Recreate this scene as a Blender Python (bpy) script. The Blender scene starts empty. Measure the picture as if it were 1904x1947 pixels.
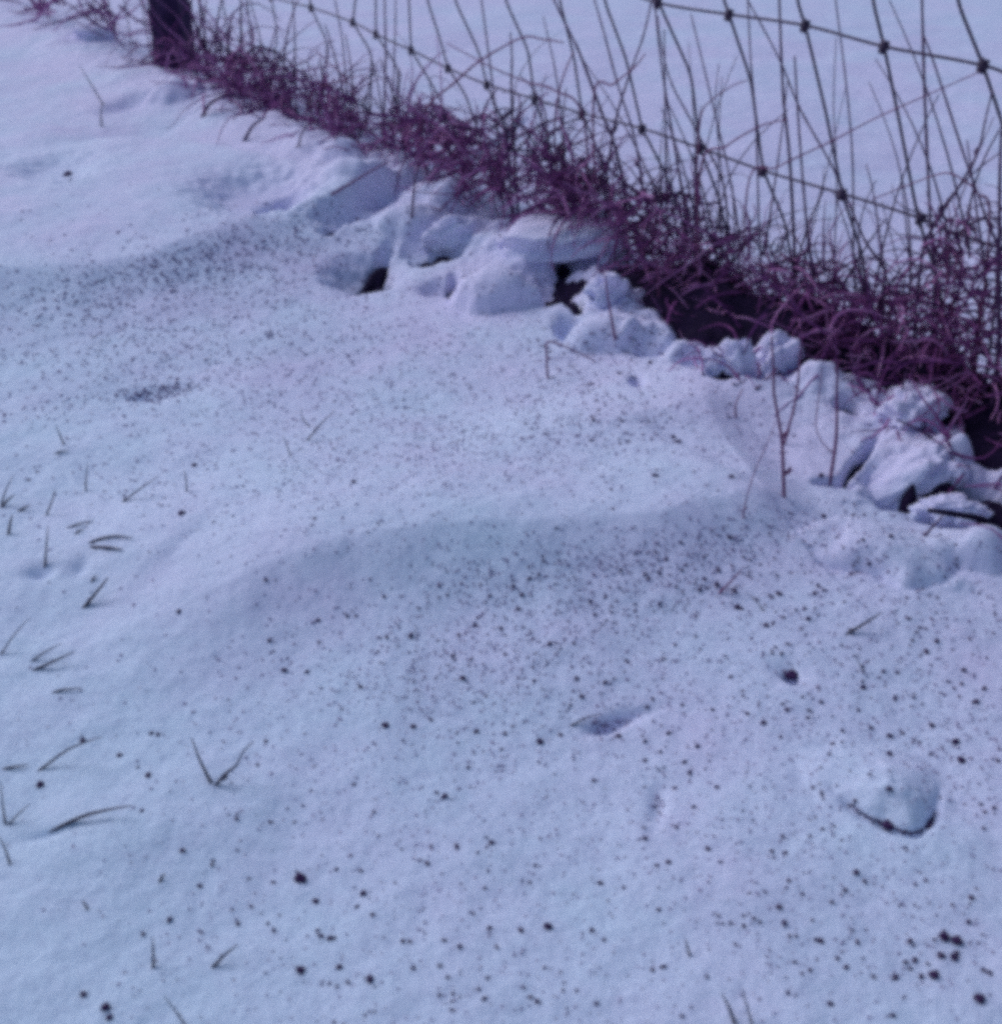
import bpy, bmesh, math, random
import numpy as np
from mathutils import Vector, noise as mnoise

# ------------------------------------------------------------------ camera, world, light, exposure
SC = bpy.context.scene
COL = SC.collection
F_PX, CU, CV = 2298.0, 952.0, 973.5          # focal length and centre, in pixels of a 1904 x 1947 picture
CAM_H, PITCH = 1.0, math.radians(31.8)
cam_data = bpy.data.cameras.new('camera')
cam = bpy.data.objects.new('camera', cam_data)
COL.objects.link(cam)
SC.camera = cam
cam.location = (0, 0, CAM_H)
cam.rotation_euler = (math.pi / 2 - PITCH, 0, 0)
cam_data.sensor_fit = 'HORIZONTAL'
cam_data.sensor_width = 36.0
cam_data.lens = 36.0 * F_PX / 1904.0
cam_data.clip_start = 0.02
cam_data.clip_end = 600
cam_data.dof.use_dof = True
cam_data.dof.focus_distance = 1.95
cam_data.dof.aperture_fstop = 4.8

SUN_EL, SUN_AZ = math.radians(42), math.radians(-52)     # light from the back left, azimuth from +Y towards +X
world = bpy.data.worlds.new('World')
SC.world = world
world.use_nodes = True
wn = world.node_tree
wn.nodes.clear()
w_out = wn.nodes.new('ShaderNodeOutputWorld')
w_bg = wn.nodes.new('ShaderNodeBackground')
w_sky = wn.nodes.new('ShaderNodeTexSky')
w_sky.sky_type = 'NISHITA'
w_sky.sun_disc = False
w_sky.sun_elevation = SUN_EL
w_sky.sun_rotation = SUN_AZ
w_sky.air_density = 1.0
w_sky.dust_density = 1.6
w_bg.inputs['Strength'].default_value = 0.13
wn.links.new(w_sky.outputs['Color'], w_bg.inputs['Color'])
wn.links.new(w_bg.outputs['Background'], w_out.inputs['Surface'])

sun_data = bpy.data.lights.new('sun', 'SUN')
sun_data.energy = 1.35
sun_data.angle = math.radians(34)
sun_data.color = (0.78, 0.81, 1.0)
sun = bpy.data.objects.new('sun', sun_data)
COL.objects.link(sun)
sd = Vector((math.sin(SUN_AZ) * math.cos(SUN_EL), math.cos(SUN_AZ) * math.cos(SUN_EL), math.sin(SUN_EL)))
sun.rotation_euler = sd.to_track_quat('Z', 'Y').to_euler()
sun.location = (-4, 4, 5)

SC.view_settings.view_transform = 'Standard'
SC.view_settings.look = 'None'
SC.view_settings.exposure = -0.20
SC.view_settings.gamma = 1.0
SC.render.engine = 'CYCLES'
SC.cycles.filter_width = 5.2          # the soft lens of the old camera
SC.cycles.use_denoising = False         # the grain of the film stays
SC.cycles.max_bounces = 8
SC.cycles.diffuse_bounces = 5

random.seed(11)
RNG = np.random.default_rng(7)

# ------------------------------------------------------------------ rays from the picture into the place
CP, SP = math.cos(PITCH), math.sin(PITCH)


def ray(u, v):
    a = (u - CU) / F_PX
    b = (v - CV) / F_PX
    return np.array([a, CP - SP * b, -SP - CP * b])


def on_z(u, v, z=0.0):
    r = ray(u, v)
    k = (z - CAM_H) / r[2]
    return np.array([0, 0, CAM_H]) + r * k


# fence line on the ground, through the foot of the post and the right edge
FA = on_z(330, 135)
FB = on_z(1904, 830)
FD = (FB - FA)[:2]
FL = float(np.hypot(*FD))
FD = FD / FL                                   # along the fence, towards the viewer and right
FN = np.array([FD[1], -FD[0]])                 # across it
if np.dot(FN, -FA[:2]) < 0:
    FN = -FN                                   # positive = viewer's side


def fence_st(x, y):
    dx, dy = x - FA[0], y - FA[1]
    return dx * FD[0] + dy * FD[1], dx * FN[0] + dy * FN[1]


def on_fence(u, v, off=0.0):
    r = ray(u, v)
    k = (off + np.dot(FA[:2], FN)) / np.dot(r[:2], FN)
    return np.array([0, 0, CAM_H]) + r * k


# ------------------------------------------------------------------ numpy noise and the snow's height
PERM = RNG.permutation(256)
PERM = np.concatenate([PERM, PERM, PERM])
ANG = RNG.random(256) * 2 * math.pi
GX, GY = np.cos(ANG), np.sin(ANG)


def perlin(x, y):
    xi, yi = np.floor(x).astype(np.int64), np.floor(y).astype(np.int64)
    xf, yf = x - xi, y - yi
    xi &= 255
    yi &= 255
    sx = xf * xf * xf * (xf * (xf * 6 - 15) + 10)
    sy = yf * yf * yf * (yf * (yf * 6 - 15) + 10)

    def g(ix, iy, dx, dy):
        h = PERM[PERM[ix & 255] + (iy & 255)]
        return GX[h] * dx + GY[h] * dy
    a = g(xi, yi, xf, yf)
    b = g(xi + 1, yi, xf - 1, yf)
    c = g(xi, yi + 1, xf, yf - 1)
    d = g(xi + 1, yi + 1, xf - 1, yf - 1)
    return (a + sx * (b - a)) + sy * ((c + sx * (d - c)) - (a + sx * (b - a)))


def sstep(a, b, x):
    t = np.clip((x - a) / (b - a), 0, 1)
    return t * t * (3 - 2 * t)


def poly_dist(x, y, pts):
    """distance to a polyline, sign (negative = viewer's side for a line drawn left to right), position 0..1 along it"""
    best = np.full(x.shape, 1e9)
    sign = np.ones(x.shape)
    along = np.zeros(x.shape)
    n = len(pts) - 1
    for i in range(n):
        ax, ay = pts[i][0], pts[i][1]
        bx, by = pts[i + 1][0], pts[i + 1][1]
        ex, ey = bx - ax, by - ay
        L2 = ex * ex + ey * ey
        t = np.clip(((x - ax) * ex + (y - ay) * ey) / L2, 0, 1)
        px, py = ax + t * ex, ay + t * ey
        d = np.hypot(x - px, y - py)
        m = d < best
        best = np.where(m, d, best)
        sign = np.where(m, np.sign(ex * (y - ay) - ey * (x - ax)), sign)
        along = np.where(m, (i + t) / n, along)
    return best, sign, along


def dense(pts, k=6):
    """Catmull-Rom through the points"""
    P = [np.asarray(p, float) for p in pts]
    if len(P) < 3:
        return [P[0] + (P[-1] - P[0]) * i / k for i in range(k + 1)]
    P = [2 * P[0] - P[1]] + P + [2 * P[-1] - P[-2]]
    out = []
    for i in range(1, len(P) - 2):
        p0, p1, p2, p3 = P[i - 1:i + 3]
        for j in range(k):
            t = j / k
            out.append(0.5 * ((2 * p1) + (p2 - p0) * t + (2 * p0 - 5 * p1 + 4 * p2 - p3) * t * t + (3 * p1 - p0 - 3 * p2 + p3) * t ** 3))
    out.append(P[-2])
    return out


# wind ridges: crest in the picture, height, width of the steep near side and of the gentle far side
RIDGES = [
    ([(-2400, 600), (-1700, 580), (-1100, 560), (-600, 545), (-200, 528), (0, 520), (150, 512), (280, 492), (420, 438), (620, 372), (720, 335), (800, 292)], .080, .15, 1.5),
    ([(60, 1190), (230, 1145), (380, 1100), (520, 1062), (660, 1030), (820, 1008), (1050, 1000), (1250, 985), (1370, 958), (1450, 925), (1570, 912)], .070, .105, .36),
    ([(820, 872), (980, 855), (1150, 835), (1300, 790), (1400, 745), (1500, 700)], .030, .09, .22),
    ([(300, 195), (420, 170), (520, 215), (640, 262), (700, 290)], .025, .35, .40),
    ([(560, 268), (700, 330), (800, 300)], .015, .10, .12),
    ([(1330, 1310), (1480, 1270), (1640, 1180), (1800, 1130)], .010, .06, .15),
    ([(1050, 1700), (1300, 1650), (1560, 1660), (1904, 1590)], .008, .06, .15),
    ([(-60, 1640), (150, 1600), (330, 1560), (560, 1600)], .008, .06, .12),
    ([(-60, 1090), (120, 1075), (240, 1060), (330, 1085)], .010, .05, .12),
    ([(-60, 300), (60, 285), (180, 230), (270, 165)], .012, .30, .40),
    ([(-60, 870), (100, 850), (250, 862), (420, 880)], .012, .07, .18),
    ([(500, 1330), (760, 1290), (1000, 1250), (1180, 1190)], .008, .07, .16),
]

# mounds of the broken snow bank: u, lower edge v, width and height in picture pixels, depth to width, turn
MOUNDS = [
    (955, 592, 165, 135, .85, .15, 2.6), (1145, 668, 140, 88, .7, .1, 3.2), (1240, 660, 110, 62, .8, .2, 2.6), (1590, 738, 170, 60, .8, .1, 2.0),
    (1740, 806, 150, 70, .8, .2, 2.6), (1835, 866, 70, 50, .7, .1, 2.0), (1890, 1085, 120, 75, .8, .2, 2.2), (316, 194, 100, 46, .8, .2, 2.2), (1695, 1560, 260, 44, .9, .1, 1.5),
    (1010, 470, 240, 55, .5, -.1, 2.2), (770, 452, 120, 60, .9, 0, 2.0), (1480, 705, 90, 80, .8, 0, 2.4), (1700, 935, 200, 40, .4, .2, 2.2),
    (1380, 706, 80, 40, .8, 0, 2.0), (1815, 980, 150, 45, .6, 0, 2.2), (860, 400, 110, 55, .8, .3, 2.0), (690, 330, 150, 45, .6, .3, 2.0),
    (1700, 1100, 300, 60, .7, 0, 2.0), (1840, 1080, 160, 50, .8, 0, 2.0), (640, 300, 110, 40, .8, 0, 2.0), (1310, 680, 90, 40, .8, 0, 2.0),
]

# pits: centre in the picture, half width and half depth on the ground (m), turn, depth
PITS = [
    (690, 520, .075, .085, -.3, .050), (795, 470, .05, .05, 0, .035), (835, 545, .045, .04, 0, .03),
    (1035, 530, .085, .09, 0, .05), (1052, 545, .05, .06, 0, .03), (1075, 500, .05, .10, -.2, .03),
    (1082, 620, .026, .05, 0, .05),
    (532, 360, .050, .07, 0, .075), (490, 350, .14, .17, 0, .055), (630, 426, .016, .035, -.5, .04),
    (131, 330, .022, .045, 0, .04), (100, 312, .10, .13, .5, .035), (250, 192, .06, .12, -.5, .03),
    (696, 366, .05, .15, -.75, .065), (740, 328, .03, .10, -.8, .07), (180, 255, .08, .30, -.6, .014),
    (1505, 1284, .0080, .0100, 0, .03), (1497, 1272, .022, .020, 0, .012),
    (1150, 1380, .024, .010, .35, .018), (1195, 1360, .03, .008, .35, .010), (1250, 1535, .010, .030, -.2, .008),
    (1210, 722, .012, .03, 0, .03), (1375, 692, .02, .025, 0, .04), (1320, 665, .03, .03, 0, .04),
    (1240, 632, .03, .03, .3, .035), (1440, 700, .02, .03, 0, .05), (1540, 660, .04, .04, 0, .06),
    (1610, 765, .022, .022, 0, .03), (1850, 990, .07, .022, -.2, .04), (1735, 905, .05, .035, .3, .05), (1712, 888, .07, .05, .5, .045),
    (1790, 905, .045, .03, 0, .06), (1890, 835, .04, .06, 0, .06), (1890, 955, .045, .05, 0, .06), (1790, 740, .04, .04, 0, .06),
    (75, 1085, .018, .014, 0, .016), (150, 1075, .014, .018, 0, .012), 
    (90, 1585, .024, .006, .2, .007), (310, 745, .06, .03, .1, .014), (262, 752, .03, .015, 0, .010),
]
# hollows with dark earth raised near the surface to stand for their deep shade
DARK_HOLLOWS = [
    (711, 505, .017, .11, -.25), (720, 534, .026, .030, 0), (842, 477, .040, .034, .15), (808, 488, .026, .030, 0), (860, 540, .011, .045, 0),
    (1070, 488, .015, .040, -.2), (1092, 562, .016, .045, .1), (631, 427, .010, .030, -.3), (131, 331, .015, .04, 0),
    (1340, 615, .06, .06, 0), (1376, 690, .016, .018, 0), (1418, 645, .024, .04, 0), (1300, 590, .04, .05, 0), (1894, 826, .055, .09, 0), (1898, 950, .045, .065, 0),
    (1798, 906, .040, .024, 0), (1738, 908, .014, .016, 0), (1850, 986, .060, .016, -.15), (1612, 764, .014, .018, 0), (1584, 915, .024, .010, 0), 
    (1790, 740, .035, .04, 0), (1530, 640, .03, .03, 0), (1632, 872, .007, .060, -.6),
]

# creases: a lump stands behind the line and drops at it
CREASE = [
    ([(1570, 1478), (1600, 1515), (1640, 1550), (1680, 1568), (1720, 1582), (1750, 1580), (1772, 1555), (1784, 1515), (1788, 1485)], .020, .0055, .016),
    ([(1545, 1060), (1590, 1082), (1650, 1084), (1690, 1108), (1740, 1114), (1785, 1105), (1815, 1087), (1832, 1050)], .014, .0070, .010),
]


def local(x, y, pts, r):
    P = np.asarray(pts)
    return (x > P[:, 0].min() - r) & (x < P[:, 0].max() + r) & (y > P[:, 1].min() - r) & (y < P[:, 1].max() + r)


def h_base(x, y):
    t, s = fence_st(x, y)
    h = .016 * perlin(x * 1.7 + 3.1, y * 1.7) + .008 * perlin(x * 5.1, y * 5.1 + 7.7)
    # drift along the fence; the field beyond lies a little lower
    near = np.exp(-((s - .16) / .16) ** 2)
    return h + .035 * near - .07 * sstep(-.02, -.30, s)


RIDGES_W, MOUNDS_W, CREASE_W, PITS_W, DARK_HOLLOWS_W = [], [], [], [], []


def snow_h(x, y):
    x = np.atleast_1d(np.asarray(x, float))
    y = np.atleast_1d(np.asarray(y, float))
    t, s = fence_st(x, y)
    h = h_base(x, y)
    far = 1 - sstep(4, 9, y)
    nr = np.exp(-((s - .14) / .15) ** 2) * far * (.85 + .15 * sstep(.35 * FL, .7 * FL, t))
    h = h + far * (.0034 * perlin(x * 17, y * 17) + .0016 * perlin(x * 47 + 1.3, y * 47) + .0008 * perlin(x * 110, y * 110))
    h = h + nr * (.020 * perlin(x * 9, y * 9) + .014 * np.abs(perlin(x * 19 + 5, y * 19)) + .006 * perlin(x * 44, y * 44 + 3))
    rag = np.exp(-((s - .10) / .10) ** 4) * sstep(.34 * FL, .52 * FL, t) * far
    h = h + rag * (.030 * perlin(x * 8 + 2.2, y * 8) + .030 * perlin(x * 17 + 7, y * 17 + 2) + .013 * perlin(x * 38, y * 38 + 6) - .004)
    for p, a, wn_, wf in RIDGES_W:
        m = local(x, y, p, 1.0)
        if m.any():
            d, sg, al = poly_dist(x[m], y[m], p)
            prof = np.where(sg > 0, np.exp(-(d / wf) ** 2), np.exp(-(d / wn_) ** 1.4))
            h[m] += a * prof * sstep(0, .42, al) * (1 - sstep(.85, 1, al) * .8)
    for c, a, b, rot, hh, pw_ in MOUNDS_W:
        m = local(x, y, [c], 1.7 * max(a, b))
        if m.any():
            X, Y = x[m], y[m]
            cx, cy = X - c[0], Y - c[1]
            co, si = math.cos(rot), math.sin(rot)
            rr = np.hypot((cx * co + cy * si) / a, (-cx * si + cy * co) / b)
            rr = rr * (1 + .50 * perlin(X * 9 + c[0] * 7, Y * 9) + .26 * perlin(X * 22, Y * 22 + c[1] * 5) + .06 * perlin(X * 60, Y * 60))
            h[m] += hh * np.clip(1 - np.clip(rr, 0, 1.2) ** pw_, 0, 1) ** 1.0
    for p, a, w, tr in CREASE_W:
        m = local(x, y, p, .3)
        if m.any():
            X, Y = x[m], y[m]
            d, sg, al = poly_dist(X, Y, p)
            d = d * (1 + .4 * perlin(X * 60, Y * 60))
            ends = np.clip(np.minimum(al, 1 - al) * 4, 0, 1)
            h[m] += ends * (np.where(sg > 0, a * np.exp(-(d / .10) ** 2) * (1 - np.exp(-(d / .022) ** 2)), 0))
            h[m] -= ends * tr * np.exp(-(d / w) ** 2) * (.65 + .5 * perlin(X * 45 + 4, Y * 45))
    for c, a, b, rot, dep in PITS_W:
        m = local(x, y, [c], 2.2 * max(a, b))
        if m.any():
            X, Y = x[m], y[m]
            cx, cy = X - c[0], Y - c[1]
            co, si = math.cos(rot), math.sin(rot)
            qx, qy = (cx * co + cy * si) / a, (-cx * si + cy * co) / b
            rr = qx * qx + qy * qy
            wob = 1 + .40 * perlin(X * 31 + c[0] * 9, Y * 31) + .2 * perlin(X * 80, Y * 80)
            h[m] -= dep * np.exp(-(rr * wob) ** (1.6 if dep > .025 else .9))
    # the grass bank stands bare of snow
    bare = sstep(.72 * FL, .80 * FL, t) * np.exp(-((s + .015) / .07) ** 4)
    return h - .16 * bare * sstep(-.35, .25, perlin(x * 6 + 9, y * 6))


MARCH = np.geomspace(.55, 14, 1100)


def march(R, fn):
    """first point where each ray (rows of R) meets the surface fn"""
    R = np.atleast_2d(R)
    out = np.zeros((len(R), 3))
    for i0 in range(0, len(R), 400):
        q = R[i0:i0 + 400]
        k = MARCH[None, :] / q[:, 1:2]
        X, Y, Z = q[:, 0:1] * k, q[:, 1:2] * k, CAM_H + q[:, 2:3] * k
        D = Z - fn(X.ravel(), Y.ravel()).reshape(X.shape)
        j = np.argmax(D < 0, 1)
        j = np.where((D < 0).any(1), np.maximum(j, 1), len(MARCH) - 1)
        n = np.arange(len(q))
        d0, d1 = D[n, j - 1], D[n, j]
        f = np.clip(d0 / (d0 - d1 + 1e-12), 0, 1)
        kk = k[n, j - 1] + f * (k[n, j] - k[n, j - 1])
        out[i0:i0 + 400] = np.array([0, 0, CAM_H]) + q * kk[:, None]
    return out


def base_pt(u, v, up=0.0):
    return march(ray(u, v), lambda x, y: snow_h(x, y) + up)[0]


RIDGES_W += [([base_pt(u, v, a * .8)[:2] for u, v in p], a, n, f) for p, a, n, f in RIDGES]
_m = []
for u, vb, w, hp, dr, rot, pw_ in MOUNDS:
    q = base_pt(u, vb)
    k = float(np.linalg.norm(q - np.array([0, 0, CAM_H]))) / F_PX
    _m.append(((q[0], q[1] + .42 * dr * w * k), w * k / 2, dr * w * k / 2, rot, hp * k * .52, pw_))
MOUNDS_W += _m
_c = [([base_pt(u, v)[:2] for u, v in dense([np.array(k) for k in p], 4)], a, w, t) for p, a, w, t in CREASE]
_p = [(base_pt(u, v)[:2], a, b, c, d) for u, v, a, b, c, d in PITS]
_b = [(base_pt(u, v), a, b, c) for u, v, a, b, c in DARK_HOLLOWS]
CREASE_W += _c
PITS_W += _p + [(p[:2], 1.1 * a, 1.1 * b, c, .075) for p, a, b, c in _b]
DARK_HOLLOWS_W += _b

# the height sampled once on the sheet's own grid; everything set down on the snow reads it from there
ROWS = np.concatenate([np.geomspace(.45, 6.5, 1000), np.geomspace(6.6, 320, 60)])
_uo = np.geomspace(.625, 14, 40)
COLS = np.concatenate([-_uo[::-1], np.linspace(-.62, .62, 720), _uo])
GRX = COLS[None, :] * (ROWS[:, None] + .25)
GRY = np.repeat(ROWS[:, None], len(COLS), 1)
GRZ = snow_h(GRX.ravel(), GRY.ravel()).reshape(GRX.shape)


def snow_z(x, y):
    x = np.atleast_1d(np.asarray(x, float))
    y = np.atleast_1d(np.asarray(y, float))
    fi = np.clip(np.interp(y, ROWS, np.arange(len(ROWS))), 0, len(ROWS) - 1.001)
    fj = np.clip(np.interp(x / (y + .25), COLS, np.arange(len(COLS))), 0, len(COLS) - 1.001)
    i, j = fi.astype(int), fj.astype(int)
    a, b = fi - i, fj - j
    return (GRZ[i, j] * (1 - a) * (1 - b) + GRZ[i + 1, j] * a * (1 - b) + GRZ[i, j + 1] * (1 - a) * b + GRZ[i + 1, j + 1] * a * b)


def H(x, y):
    return float(snow_z(x, y)[0])


def gpt(u, v, up=0.0):
    p = march(ray(u, v), lambda x, y: snow_z(x, y))[0]
    p[2] += up
    return p


def gpts(uv):
    """many picture points onto the snow"""
    uv = np.asarray(uv, float)
    a = (uv[:, 0] - CU) / F_PX
    b = (uv[:, 1] - CV) / F_PX
    p = march(np.stack([a, CP - SP * b, -SP - CP * b], 1), snow_z)
    p[:, 2] = snow_z(p[:, 0], p[:, 1])
    return p


def dist(p):
    return float(np.linalg.norm(np.asarray(p) - np.array([0, 0, CAM_H])))


# ------------------------------------------------------------------ materials
def new_mat(name):
    m = bpy.data.materials.new(name)
    m.use_nodes = True
    nt = m.node_tree
    b = nt.nodes['Principled BSDF']
    return m, nt, b


def ramp(nt, fac, stops):
    r = nt.nodes.new('ShaderNodeValToRGB')
    while len(r.color_ramp.elements) < len(stops):
        r.color_ramp.elements.new(.5)
    for e, (p, c) in zip(r.color_ramp.elements, stops):
        e.position = p
        e.color = (*c, 1)
    nt.links.new(fac, r.inputs['Fac'])
    return r.outputs['Color']


def tex_noise(nt, scale, detail=4, rough=.55, coord='Object'):
    tc = nt.nodes.new('ShaderNodeTexCoord')
    n = nt.nodes.new('ShaderNodeTexNoise')
    n.inputs['Scale'].default_value = scale
    n.inputs['Detail'].default_value = detail
    n.inputs['Roughness'].default_value = rough
    nt.links.new(tc.outputs[coord], n.inputs['Vector'])
    return n.outputs['Fac']


def bump(nt, b, height, strength, distance):
    bp = nt.nodes.new('ShaderNodeBump')
    bp.inputs['Strength'].default_value = strength
    bp.inputs['Distance'].default_value = distance
    nt.links.new(height, bp.inputs['Height'])
    nt.links.new(bp.outputs['Normal'], b.inputs['Normal'])


def snow_material():
    m, nt, b = new_mat('snow')
    # film cast put into the snow colour: lilac near fence, bluer on the slope
    geo = nt.nodes.new('ShaderNodeNewGeometry')
    dot = nt.nodes.new('ShaderNodeVectorMath')
    dot.operation = 'DOT_PRODUCT'
    dot.inputs[1].default_value = (FN[0], FN[1], 0)
    nt.links.new(geo.outputs['Position'], dot.inputs[0])
    rng = nt.nodes.new('ShaderNodeMapRange')
    s0 = float(np.dot(FA[:2], FN))
    off = nt.nodes.new('ShaderNodeMath')
    off.operation = 'SUBTRACT'
    off.inputs[1].default_value = s0
    nt.links.new(dot.outputs['Value'], off.inputs[0])
    far_side = nt.nodes.new('ShaderNodeMath')
    far_side.operation = 'MULTIPLY'
    far_side.inputs[1].default_value = -.22
    nt.links.new(off.outputs['Value'], far_side.inputs[0])
    ab = nt.nodes.new('ShaderNodeMath')
    ab.operation = 'MAXIMUM'
    nt.links.new(off.outputs['Value'], ab.inputs[0])
    nt.links.new(far_side.outputs['Value'], ab.inputs[1])
    rng.inputs['From Min'].default_value = .05
    rng.inputs['From Max'].default_value = 1.9
    nt.links.new(ab.outputs['Value'], rng.inputs['Value'])
    mixf = nt.nodes.new('ShaderNodeMath')
    mixf.operation = 'MULTIPLY_ADD'
    nt.links.new(tex_noise(nt, 3.4, 5, .62), mixf.inputs[0])
    mixf.inputs[1].default_value = 2.2
    sub = nt.nodes.new('ShaderNodeMath')
    sub.operation = 'SUBTRACT'
    nt.links.new(rng.outputs['Result'], sub.inputs[0])
    sub.inputs[1].default_value = 1.12
    nt.links.new(sub.outputs['Value'], mixf.inputs[2])
    c = ramp(nt, mixf.outputs['Value'], [(.0, (.72, .69, .91)), (.45, (.68, .73, .92)), (1.0, (.63, .755, .915))])
    mx = nt.nodes.new('ShaderNodeMix')
    mx.data_type = 'RGBA'
    mx.blend_type = 'MULTIPLY'
    mx.inputs['Factor'].default_value = 1
    g = ramp(nt, tex_noise(nt, 95, 5, .75), [(.30, (.86, .84, .88)), (.55, (1, 1, 1)), (.8, (1, 1, 1))])
    nt.links.new(c, mx.inputs['A'])
    nt.links.new(g, mx.inputs['B'])
    nt.links.new(mx.outputs['Result'], b.inputs['Base Color'])
    b.inputs['Roughness'].default_value = .75
    b.inputs['Specular IOR Level'].default_value = .25
    bump(nt, b, tex_noise(nt, 160, 6, .7), .55, .004)
    return m


def plain_material(name, stops, scale, rough=.8, bump_s=.4, bump_d=.002, bscale=None, spec=.2):
    m, nt, b = new_mat(name)
    c = ramp(nt, tex_noise(nt, scale, 4), stops)
    nt.links.new(c, b.inputs['Base Color'])
    b.inputs['Roughness'].default_value = rough
    b.inputs['Specular IOR Level'].default_value = spec
    if bump_s:
        bump(nt, b, tex_noise(nt, bscale or scale * 3, 5, .65), bump_s, bump_d)
    return m


SNOW = snow_material()
SOIL = plain_material('soil', [(.3, (.007, .003, .020)), (.7, (.020, .008, .042))], 40, .95, .8, .01)
PALEGRASS = plain_material('pale_grass', [(.25, (.26, .09, .25)), (.5, (.43, .18, .40)), (.75, (.63, .36, .58))], 30, .8, 0)
THATCH = plain_material('dry_grass', [(.25, (.045, .014, .075)), (.5, (.17, .045, .175)), (.75, (.34, .11, .30))], 30, .8, 0)
STEM = plain_material('dry_stem', [(.3, (.060, .028, .085)), (.7, (.110, .045, .115))], 6, .75, 0)
REDSTEM = plain_material('red_stem', [(.3, (.13, .038, .11)), (.7, (.24, .08, .18))], 8, .75, 0)
BLADE = plain_material('dark_blade', [(.3, (.035, .032, .055)), (.7, (.085, .065, .10))], 30, .7, 0)
WIRE = plain_material('wire', [(.3, (.035, .022, .060)), (.7, (.070, .040, .095))], 25, .55, .3, .001, 200, .4)
WOOD = plain_material('post_wood', [(.3, (.016, .009, .040)), (.7, (.050, .026, .085))], 22, .9, .9, .01, 60)
CRUMB = plain_material('dirt', [(.3, (.032, .013, .058)), (.7, (.080, .034, .115))], 180, .9, .5, .002)
CRUMB_PALE = plain_material('pale_dirt', [(.3, (.13, .08, .19)), (.7, (.26, .18, .32))], 300, .9, 0)


# ------------------------------------------------------------------ object helpers
def link(name, me, mat, parent=None, loc=(0, 0, 0)):
    if mat and not me.materials:
        me.materials.append(mat)
    o = bpy.data.objects.new(name, me)
    COL.objects.link(o)
    o.location = loc
    if parent:
        o.parent = parent
    return o


def tag(o, label=None, cat=None, group=None, kind=None):
    for k, v in (('label', label), ('category', cat), ('group', group), ('kind', kind)):
        if v:
            o[k] = v
    return o


def mesh_np(name, verts, faces_flat, nper, smooth=True):
    me = bpy.data.meshes.new(name)
    nv, nf = len(verts), len(faces_flat) // nper
    me.vertices.add(nv)
    me.vertices.foreach_set('co', np.asarray(verts, np.float32).ravel())
    me.loops.add(nf * nper)
    me.loops.foreach_set('vertex_index', np.asarray(faces_flat, np.int32).ravel())
    me.polygons.add(nf)
    me.polygons.foreach_set('loop_start', np.arange(0, nf * nper, nper, dtype=np.int32))
    me.update(calc_edges=True)
    if smooth:
        me.polygons.foreach_set('use_smooth', np.ones(nf, bool))
    return me


class Tubes:
    """collects tapered tubes into one mesh"""
    def __init__(self):
        self.v, self.f, self.n = [], [], 0

    def add(self, pts, radii, sides=4, flat=1.0):
        P = np.asarray(pts, float)
        T = np.gradient(P, axis=0)
        T /= np.linalg.norm(T, axis=1)[:, None] + 1e-12
        up = np.array([0.13, .31, .94])
        if abs(np.dot(T[0], up)) > .9:
            up = np.array([1., .2, 0])
        n0 = np.cross(T[0], up)
        n0 /= np.linalg.norm(n0)
        k = len(P)
        base = self.n
        an = np.arange(sides) * 2 * math.pi / sides
        for i in range(k):
            n0 = n0 - np.dot(n0, T[i]) * T[i]
            n0 /= np.linalg.norm(n0) + 1e-12
            b0 = np.cross(T[i], n0)
            self.v.append(P[i] + radii[i] * (np.cos(an)[:, None] * n0 + flat * np.sin(an)[:, None] * b0))
        for i in range(k - 1):
            for j in range(sides):
                a, b = base + i * sides + j, base + i * sides + (j + 1) % sides
                self.f.extend((a, b, b + sides, a + sides))
        self.n += k * sides
        # end caps as quads pinched onto a vertex pair
        if sides == 4:
            self.f.extend((base, base + 3, base + 2, base + 1))
            e = base + (k - 1) * sides
            self.f.extend((e, e + 1, e + 2, e + 3))

    def mesh(self, name, origin=(0, 0, 0)):
        V = np.concatenate(self.v) - np.asarray(origin, float)
        return mesh_np(name, V, self.f, 4)


def tube_obj(name, pts, radii, mat, parent=None, sides=4, flat=1.0):
    o = np.asarray(pts[0], float)
    t = Tubes()
    t.add(pts, radii, sides, flat)
    if parent:
        return link(name, t.mesh(name), mat, parent)
    return link(name, t.mesh(name, o), mat, None, tuple(o))


# ------------------------------------------------------------------ the ground: snow sheet and the soil under it
def grid_sheet(X, Y, Z, name, mat):
    ny, nu = X.shape
    i = np.arange((ny - 1) * (nu - 1))
    r, c = i // (nu - 1), i % (nu - 1)
    a = r * nu + c
    f = np.stack([a, a + 1, a + nu + 1, a + nu], 1)
    me = mesh_np(name, np.stack([X.ravel(), Y.ravel(), Z.ravel()], 1), f.ravel(), 4)
    return tag(link(name, me, mat), kind='structure')


ground = grid_sheet(GRX, GRY, GRZ, 'snow_ground', SNOW)


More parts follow.
